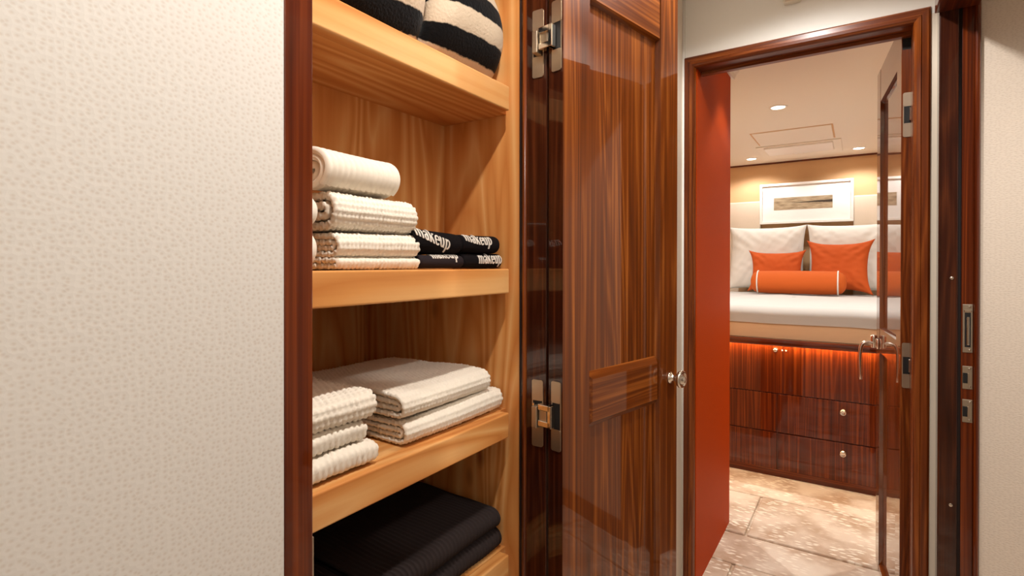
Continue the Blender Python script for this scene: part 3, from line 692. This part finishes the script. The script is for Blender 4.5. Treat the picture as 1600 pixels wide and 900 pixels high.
class Towel:
    def __init__(s, name, path, t, x, y0, y1, z, mat, label, group, pattern=popcorn, cell=.0075, amp=.0016, seed=0, sag=.004, ds=.0024, dy=.0024, fill=.93, skew=0., uvskew=0., endr=None, jit=.003, tilt=0., bulge=0., parent=None, wave=1.):
        if pattern: fill = min(fill, max(.32, 1-2.1*amp/t))
        P, v = resample(path, ds)
        T = np.gradient(P, axis=0); T /= np.hypot(T[:, 0], T[:, 1])[:, None]
        Nn = np.stack([-T[:, 1], T[:, 0]], -1)          # outer side of the front bend
        ny = max(6, int((y1-y0)/dy)); y = np.linspace(y0, y1, ny+1)
        V, Y = np.meshgrid(v, y, indexing='ij')
        s.P, s.Nn, s.v, s.t, s.x, s.z, s.y0, s.y1 = P, Nn, v, t*fill, x, z, y0, y1
        endr = endr or t*.5
        e = np.minimum(Y-y0, y1-Y); k = np.clip(e/endr, 0, 1); th = np.sqrt(1-(1-k)**2)*.85+.15
        s.seed, s.sag, s.skew, s.tilt, s.bulge, s.wave = seed, sag, skew, tilt, bulge, wave
        s.hmax = P[:, 1].max()
        pat = pattern(Y-y0, V, cell)*amp if pattern else 0
        out = []
        for sd in (1, -1):
            off = (s.t/2*th*(1.)+pat*(1 if sd == 1 else 1))*sd
            A = P[:, None, 0]+Nn[:, None, 0]*off; B = P[:, None, 1]+Nn[:, None, 1]*off
            Yj = Y+noise2(V*14, V*5, seed+2)[...]*jit*np.clip(1-e/.05, 0, 1)*np.sign(Y-(y0+y1)/2)
            out.append(s.place(A, B, Yj))
        O, I = out
        nv, nyy = O.shape[:2]
        # closed skin: outer, far cap, inner, near cap; wrap along y
        G = np.concatenate([O, I[:, ::-1]], 1)            # loop around y
        idx = np.arange(nv*nyy*2).reshape(nv, nyy*2); A = np.hstack([idx, idx[:, :1]])
        q = np.stack([A[:-1, :-1], A[1:, :-1], A[1:, 1:], A[:-1, 1:]], -1).reshape(-1, 4)
        c0, c1 = idx[0], idx[-1]
        caps = []
        for c in (c0, c1):
            for j in range(nyy-1): caps.append([c[j], c[j+1], c[2*nyy-2-j], c[2*nyy-1-j]])
        me = bpy.data.meshes.new('towel'); me.from_pydata(G.reshape(-1, 3).tolist(), [], q.tolist()+[list(map(int, c)) for c in caps])
        uvU = np.concatenate([Y, Y[:, ::-1]], 1).ravel(); Vs = V+uvskew*(y1-Y); uvV = np.concatenate([Vs, Vs[:, ::-1]], 1).ravel()
        uvl = me.uv_layers.new(name='UVMap'); li = np.empty(len(me.loops), int); me.loops.foreach_get('vertex_index', li)
        uvl.data.foreach_set('uv', np.stack([uvU[li], uvV[li]], -1).ravel())
        me.polygons.foreach_set('use_smooth', [True]*len(me.polygons)); me.update()
        s.o = link(name, me, mat, parent, label=label, cat='towel' if 'blanket' not in name else 'blanket', group=group)
    def place(s, A, B, Y):
        ym = (Y-(s.y0+s.y1)/2)
        hh = np.clip(B/s.hmax, 0, 1.1)
        dz = noise2(A*9, Y*9, s.seed, f=1.2*s.wave)*s.sag*hh
        dx = noise2(Y*10, B*14, s.seed+5, f=1.1*s.wave)*s.sag*.9
        if s.bulge:
            L = (s.y1-s.y0)/2; q = np.clip(np.abs(ym)/L, 0, 1)
            k = 1-s.bulge*q**3.2
            A = s.bcx+(A-s.bcx)*k if hasattr(s, 'bcx') else A+(1-k)*.10
            B = B*(1-.55*s.bulge*q**3.2)
        X = s.x-(A+dx)+ym*s.skew
        Z = s.z+.0012+B+dz+ym*s.tilt*hh
        return np.stack([X, Y-A*s.skew*.6, Z], -1)
    def surf(s, y, v, off=.0012):
        a = np.interp(v, s.v, s.P[:, 0]); b = np.interp(v, s.v, s.P[:, 1])
        na = np.interp(v, s.v, s.Nn[:, 0]); nb = np.interp(v, s.v, s.Nn[:, 1])
        o = s.t/2+off
        return s.place(a+na*o, b+nb*o, y)
# --- shelf two: white pile
S2 = -.0095
WP = 'white towels stacked on the second shelf'
p, t = fold_path(.17, .064, 6)
Towel('folded_towel', p, t, -.742, .588, .786, S2, 'towel_white', 'white nubby folded towel at the bottom of the pile beside the black cloths', WP, cell=.0092, amp=.0048, seed=11, sag=.004)
p, t = fold_path(.17, .072, 4)
Towel('folded_towel', p, t, -.739, .583, .783, S2+.067, 'towel_white', 'white nubby folded towel in the middle of the pile on the second shelf', WP, cell=.0092, amp=.0048, seed=14, sag=.005)
p, t = roll_path(.0395, .0135, 2.9, 1.3, 1.)
Towel('rolled_towel', p, t, -.742, .566, .742, S2+.134, 'towel_white', 'white ribbed towel rolled up on top of the pile', WP, pattern=ribs, cell=.0125, amp=.0032, seed=17, sag=.002, fill=.9)
# two folded towels of a neighbouring pile, seen at the edge of the stile
p, t = fold_path(.16, .066, 4)
Towel('folded_towel', p, t, -.722, .452, .537, S2, 'towel_white', 'smooth white folded towel just behind the closet stile, lower of two', WP, pattern=None, seed=31, ds=.004, dy=.004, endr=.02)
p, t = fold_path(.16, .058, 4)
Towel('folded_towel', p, t, -.722, .452, .537, S2+.066, 'towel_white', 'smooth white folded towel just behind the closet stile, upper of two', WP, pattern=None, seed=32, ds=.004, dy=.004, endr=.02)

# --- shelf two: black face cloths with embroidered word
def stroke(p0, p1, w0, w1=None):
    p0, p1 = np.array(p0, float), np.array(p1, float); d = p1-p0; d /= np.hypot(*d); n = np.array([-d[1], d[0]]); w1 = w1 or w0
    return [p0+n*w0/2, p0-n*w0/2, p1-n*w1/2, p1+n*w1/2]
def arcs(c, rx, rz, a0, a1, wfun, n=10):
    out = []; A = np.linspace(math.radians(a0), math.radians(a1), n+1)
    for a, b_ in zip(A, A[1:]):
        P = [np.array((c[0]+rx*math.cos(q), c[1]+rz*math.sin(q))) for q in (a, b_)]
        m = [np.array((math.cos(q)*rz, math.sin(q)*rx)) for q in (a, b_)]; m = [k/np.hypot(*k) for k in m]
        wa, wb = wfun(a), wfun(b_)
        out.append([P[0]+m[0]*wa/2, P[0]-m[0]*wa/2, P[1]-m[1]*wb/2, P[1]+m[1]*wb/2])
    return out
TK, TN = .23, .10
vw = lambda a: TN+(TK-TN)*abs(math.cos(a))
def serif(x, z, w_=.26): return stroke((x-w_/2, z), (x+w_/2, z), TN)
GLY = {}
GLY['m'] = (1.55, [stroke((.18, 0), (.18, 1), TK), serif(.18, .03), stroke((.02, .97), (.2, .97), TN)]+arcs((.45, .62), .27, .36, 0, 170, vw)+[stroke((.72, 0), (.72, .64), TK), serif(.72, .03)]+arcs((.99, .62), .27, .36, 0, 170, vw)+[stroke((1.26, 0), (1.26, .64), TK), serif(1.26, .03)])
GLY['a'] = (.92, arcs((.40, .68), .22, .30, 0, 165, vw)+[stroke((.62, .12), (.62, .7), TK), stroke((.62, .10), (.80, .04), TN)]+arcs((.36, .27), .22, .26, 20, 340, vw, 14))
GLY['k'] = (1.0, [stroke((.18, 0), (.18, 1.5), TK), serif(.18, .03), stroke((.02, 1.47), (.2, 1.47), TN), stroke((.24, .42), (.74, .97), TN), stroke((.38, .56), (.78, .02), TK), serif(.76, .97, .3), serif(.80, .03, .28)])
GLY['e'] = (.90, arcs((.45, .48), .34, .48, 0, 320, vw, 18)+[stroke((.14, .50), (.80, .50), TN)])
GLY['u'] = (1.1, [stroke((.20, .36), (.20, 1), TK), stroke((.04, .97), (.22, .97), TN)]+arcs((.47, .36), .27, .34, 180, 350, vw)+[stroke((.76, 0), (.76, 1), TK), stroke((.60, .97), (.78, .97), TN), stroke((.76, .03), (.92, .03), TN)])
GLY['p'] = (1.05, [stroke((.20, -.48), (.20, 1), TK), serif(.20, -.46), stroke((.04, .97), (.22, .97), TN)]+arcs((.50, .48), .33, .48, -160, 160, vw, 16))
def embroider(tw, word, ystart, vbase, size, parent, slope=0., arch=0., squash=1.):
    """letters lie on the cloth: along y and along the fold's arc"""
    V_, F_ = [], []; x = 0.; tot = sum(GLY[c][0] for c in word)
    for c in word:
        adv, quads = GLY[c]
        cut = []
        for q in quads:          # short pieces so that long strokes follow the bend
            m = max(1, int(max(abs(q[0][1]-q[3][1]), abs(q[0][0]-q[3][0]))/.12))
            for i in range(m):
                f0, f1 = i/m, (i+1)/m
                cut.append([q[0]*(1-f0)+q[3]*f0, q[1]*(1-f0)+q[2]*f0, q[1]*(1-f1)+q[2]*f1, q[0]*(1-f1)+q[3]*f1])
        for q in cut:
            i0 = len(V_)
            for (px_, pz_) in q:
                a = x+px_
                yy = ystart+a*size*squash; vv = vbase+(pz_*size)+slope*a*size+arch*math.sin(a/tot*math.pi)*size
                for off in (.0020, .0004): V_.append(tw.surf(np.array(yy), np.array(vv), off).tolist())
            F_ += [[i0, i0+2, i0+4, i0+6], [i0+1, i0+7, i0+5, i0+3]]
            for a_, b_ in ((0, 2), (2, 4), (4, 6), (6, 0)): F_.append([i0+a_, i0+a_+1, i0+b_+1, i0+b_])
        x += adv
    me = bpy.data.meshes.new('w'); me.from_pydata(V_, [], F_); me.update()
    bm = bmesh.new(); bm.from_mesh(me); bmesh.ops.recalc_face_normals(bm, faces=bm.faces[:]); bm.to_mesh(me); bm.free()
    return link('embroidered_word', me, 'thread', parent, label='white embroidered lettering')
MK = 'black makeup cloths on the second shelf'
def vfront(w_, h_, n):      # arc position of the middle of the outer front bend
    t = h_/n; R0 = h_/2; flat = (w_-t*.3-R0) if n == 4 else w_-R0
    return flat, flat+math.pi*(R0-t/2)/2, (R0-t/2)
def mk(x, y0, y1, z, h_, mat, label, seed, tilt=0., n=4, sag=.003, d=.13):
    p, t = fold_path(d, h_, n)
    return Towel('face_cloth', p, t, x, y0, y1, z, mat, label, MK, pattern=popcorn, cell=.003, amp=.0005, seed=seed, sag=sag, ds=.003, dy=.003, tilt=tilt, endr=.014)
a = mk(-.742, .785, .935, S2, .030, 'towel_grey', 'charcoal folded face cloth, lower left of the four black cloths', 41)
embroider(a, 'makeup', .826, vfront(.13, .030, 4)[1]+.006, .0135, a.o, slope=0)
b_ = mk(-.744, .940, 1.088, S2, .034, 'towel_black', 'black folded face cloth with white word, lower right of the four black cloths', 42)
embroider(b_, 'makeup', .990, vfront(.13, .034, 4)[1]-.004, .0145, b_.o, slope=0)
c_ = mk(-.738, .775, .925, S2+.031, .050, 'towel_black', 'black folded face cloth with white word, upper left of the four black cloths', 43, tilt=-.06)
embroider(c_, 'makeup', .776, vfront(.13, .050, 4)[1]+.008, .0155, c_.o, slope=-.20, squash=1.02)
d_ = mk(-.742, .930, 1.075, S2+.035, .044, 'towel_black', 'black folded face cloth with white word, upper right of the four black cloths', 44)
embroider(d_, 'makeup', .938, vfront(.13, .044, 4)[1]+.006, .0145, d_.o, slope=-.06, arch=-.25, squash=1.05)

# --- shelf three: white bath towels
S3 = -.3615
G3 = 'white bath towels on the third shelf'
for h_, zz, y1, seed, n, pos, x in ((.041, 0, .668, 51, 2, 'bottom', -.722), (.035, .0425, .652, 52, 2, 'middle', -.735), (.056, .079, .668, 53, 4, 'top', -.732)):
    p, t = fold_path(.30, h_, n)
    Towel('bath_towel', p, t, x, .452, y1, S3+zz, 'towel_white', 'white honeycomb bath towel, %s of the pile beside the stile' % pos, G3, pattern=popcorn, cell=.0118, amp=.0056, seed=seed, sag=.004, ds=.003, dy=.0028)
for h_, zz, y0, y1, seed, pos, x, n in ((.050, 0, .752, 1.080, 54, 'lower', -.736, 4), (.054, .0535, .742, 1.035, 55, 'upper', -.740, 4)):
    p, t = fold_path(.34, h_, n)
    Towel('bath_towel', p, t, x, y0, y1, S3+zz, 'towel_white', 'wide white bath towel, %s of two beside the maple side panel' % pos, G3, pattern=popcorn, cell=.0096, amp=.0046, seed=seed, sag=.006, ds=.003, dy=.0028, skew=.0, jit=.005)

# --- shelf four: black ribbed towels
S4 = -.7095
G4 = 'black ribbed towels on the lowest shelf'
for h_, zz, y0, y1, seed, lab, x in ((.047, 0, .70, 1.085, 61, 'black ribbed towel, lower of two beside the maple side panel', -.742), (.054, .050, .69, 1.075, 62, 'black ribbed towel, upper of two beside the maple side panel', -.740), (.050, 0, .452, .672, 63, 'black ribbed towel beside the stile on the lowest shelf', -.735), (.048, .053, .452, .668, 64, 'black ribbed towel on top of the pile beside the stile', -.75)):
    p, t = fold_path(.36, h_, 4)
    Towel('ribbed_towel', p, t, x, y0, y1, S4+zz, 'towel_rib', lab, G4, pattern=ridges, cell=.0120, amp=.0050, seed=seed, sag=.005, ds=.0045, dy=.0015)

# --- top shelf: striped plush blankets
S1 = .4355
G1 = 'striped plush blankets on the top shelf'
for y0, y1, seed, lab, off in ((.49, .826, 71, 'black and cream striped plush blanket on the left of the top shelf', 0), (.829, 1.090, 72, 'black and cream striped plush blanket on the right of the top shelf', .02)):
    p, t = fold_path(.25, .27, 4); p = [((a if a > .135 else .135-(.135-a)*.5)-.0675, b) for a, b in p]
    Towel('plush_blanket', p, t, -.732, y0, y1, S1, 'stripes', lab, G1, pattern=None, seed=seed, sag=.008, ds=.006, dy=.006, endr=.05, bulge=.30 if seed == 71 else .14, jit=.0, uvskew=.17 if seed == 71 else .03)
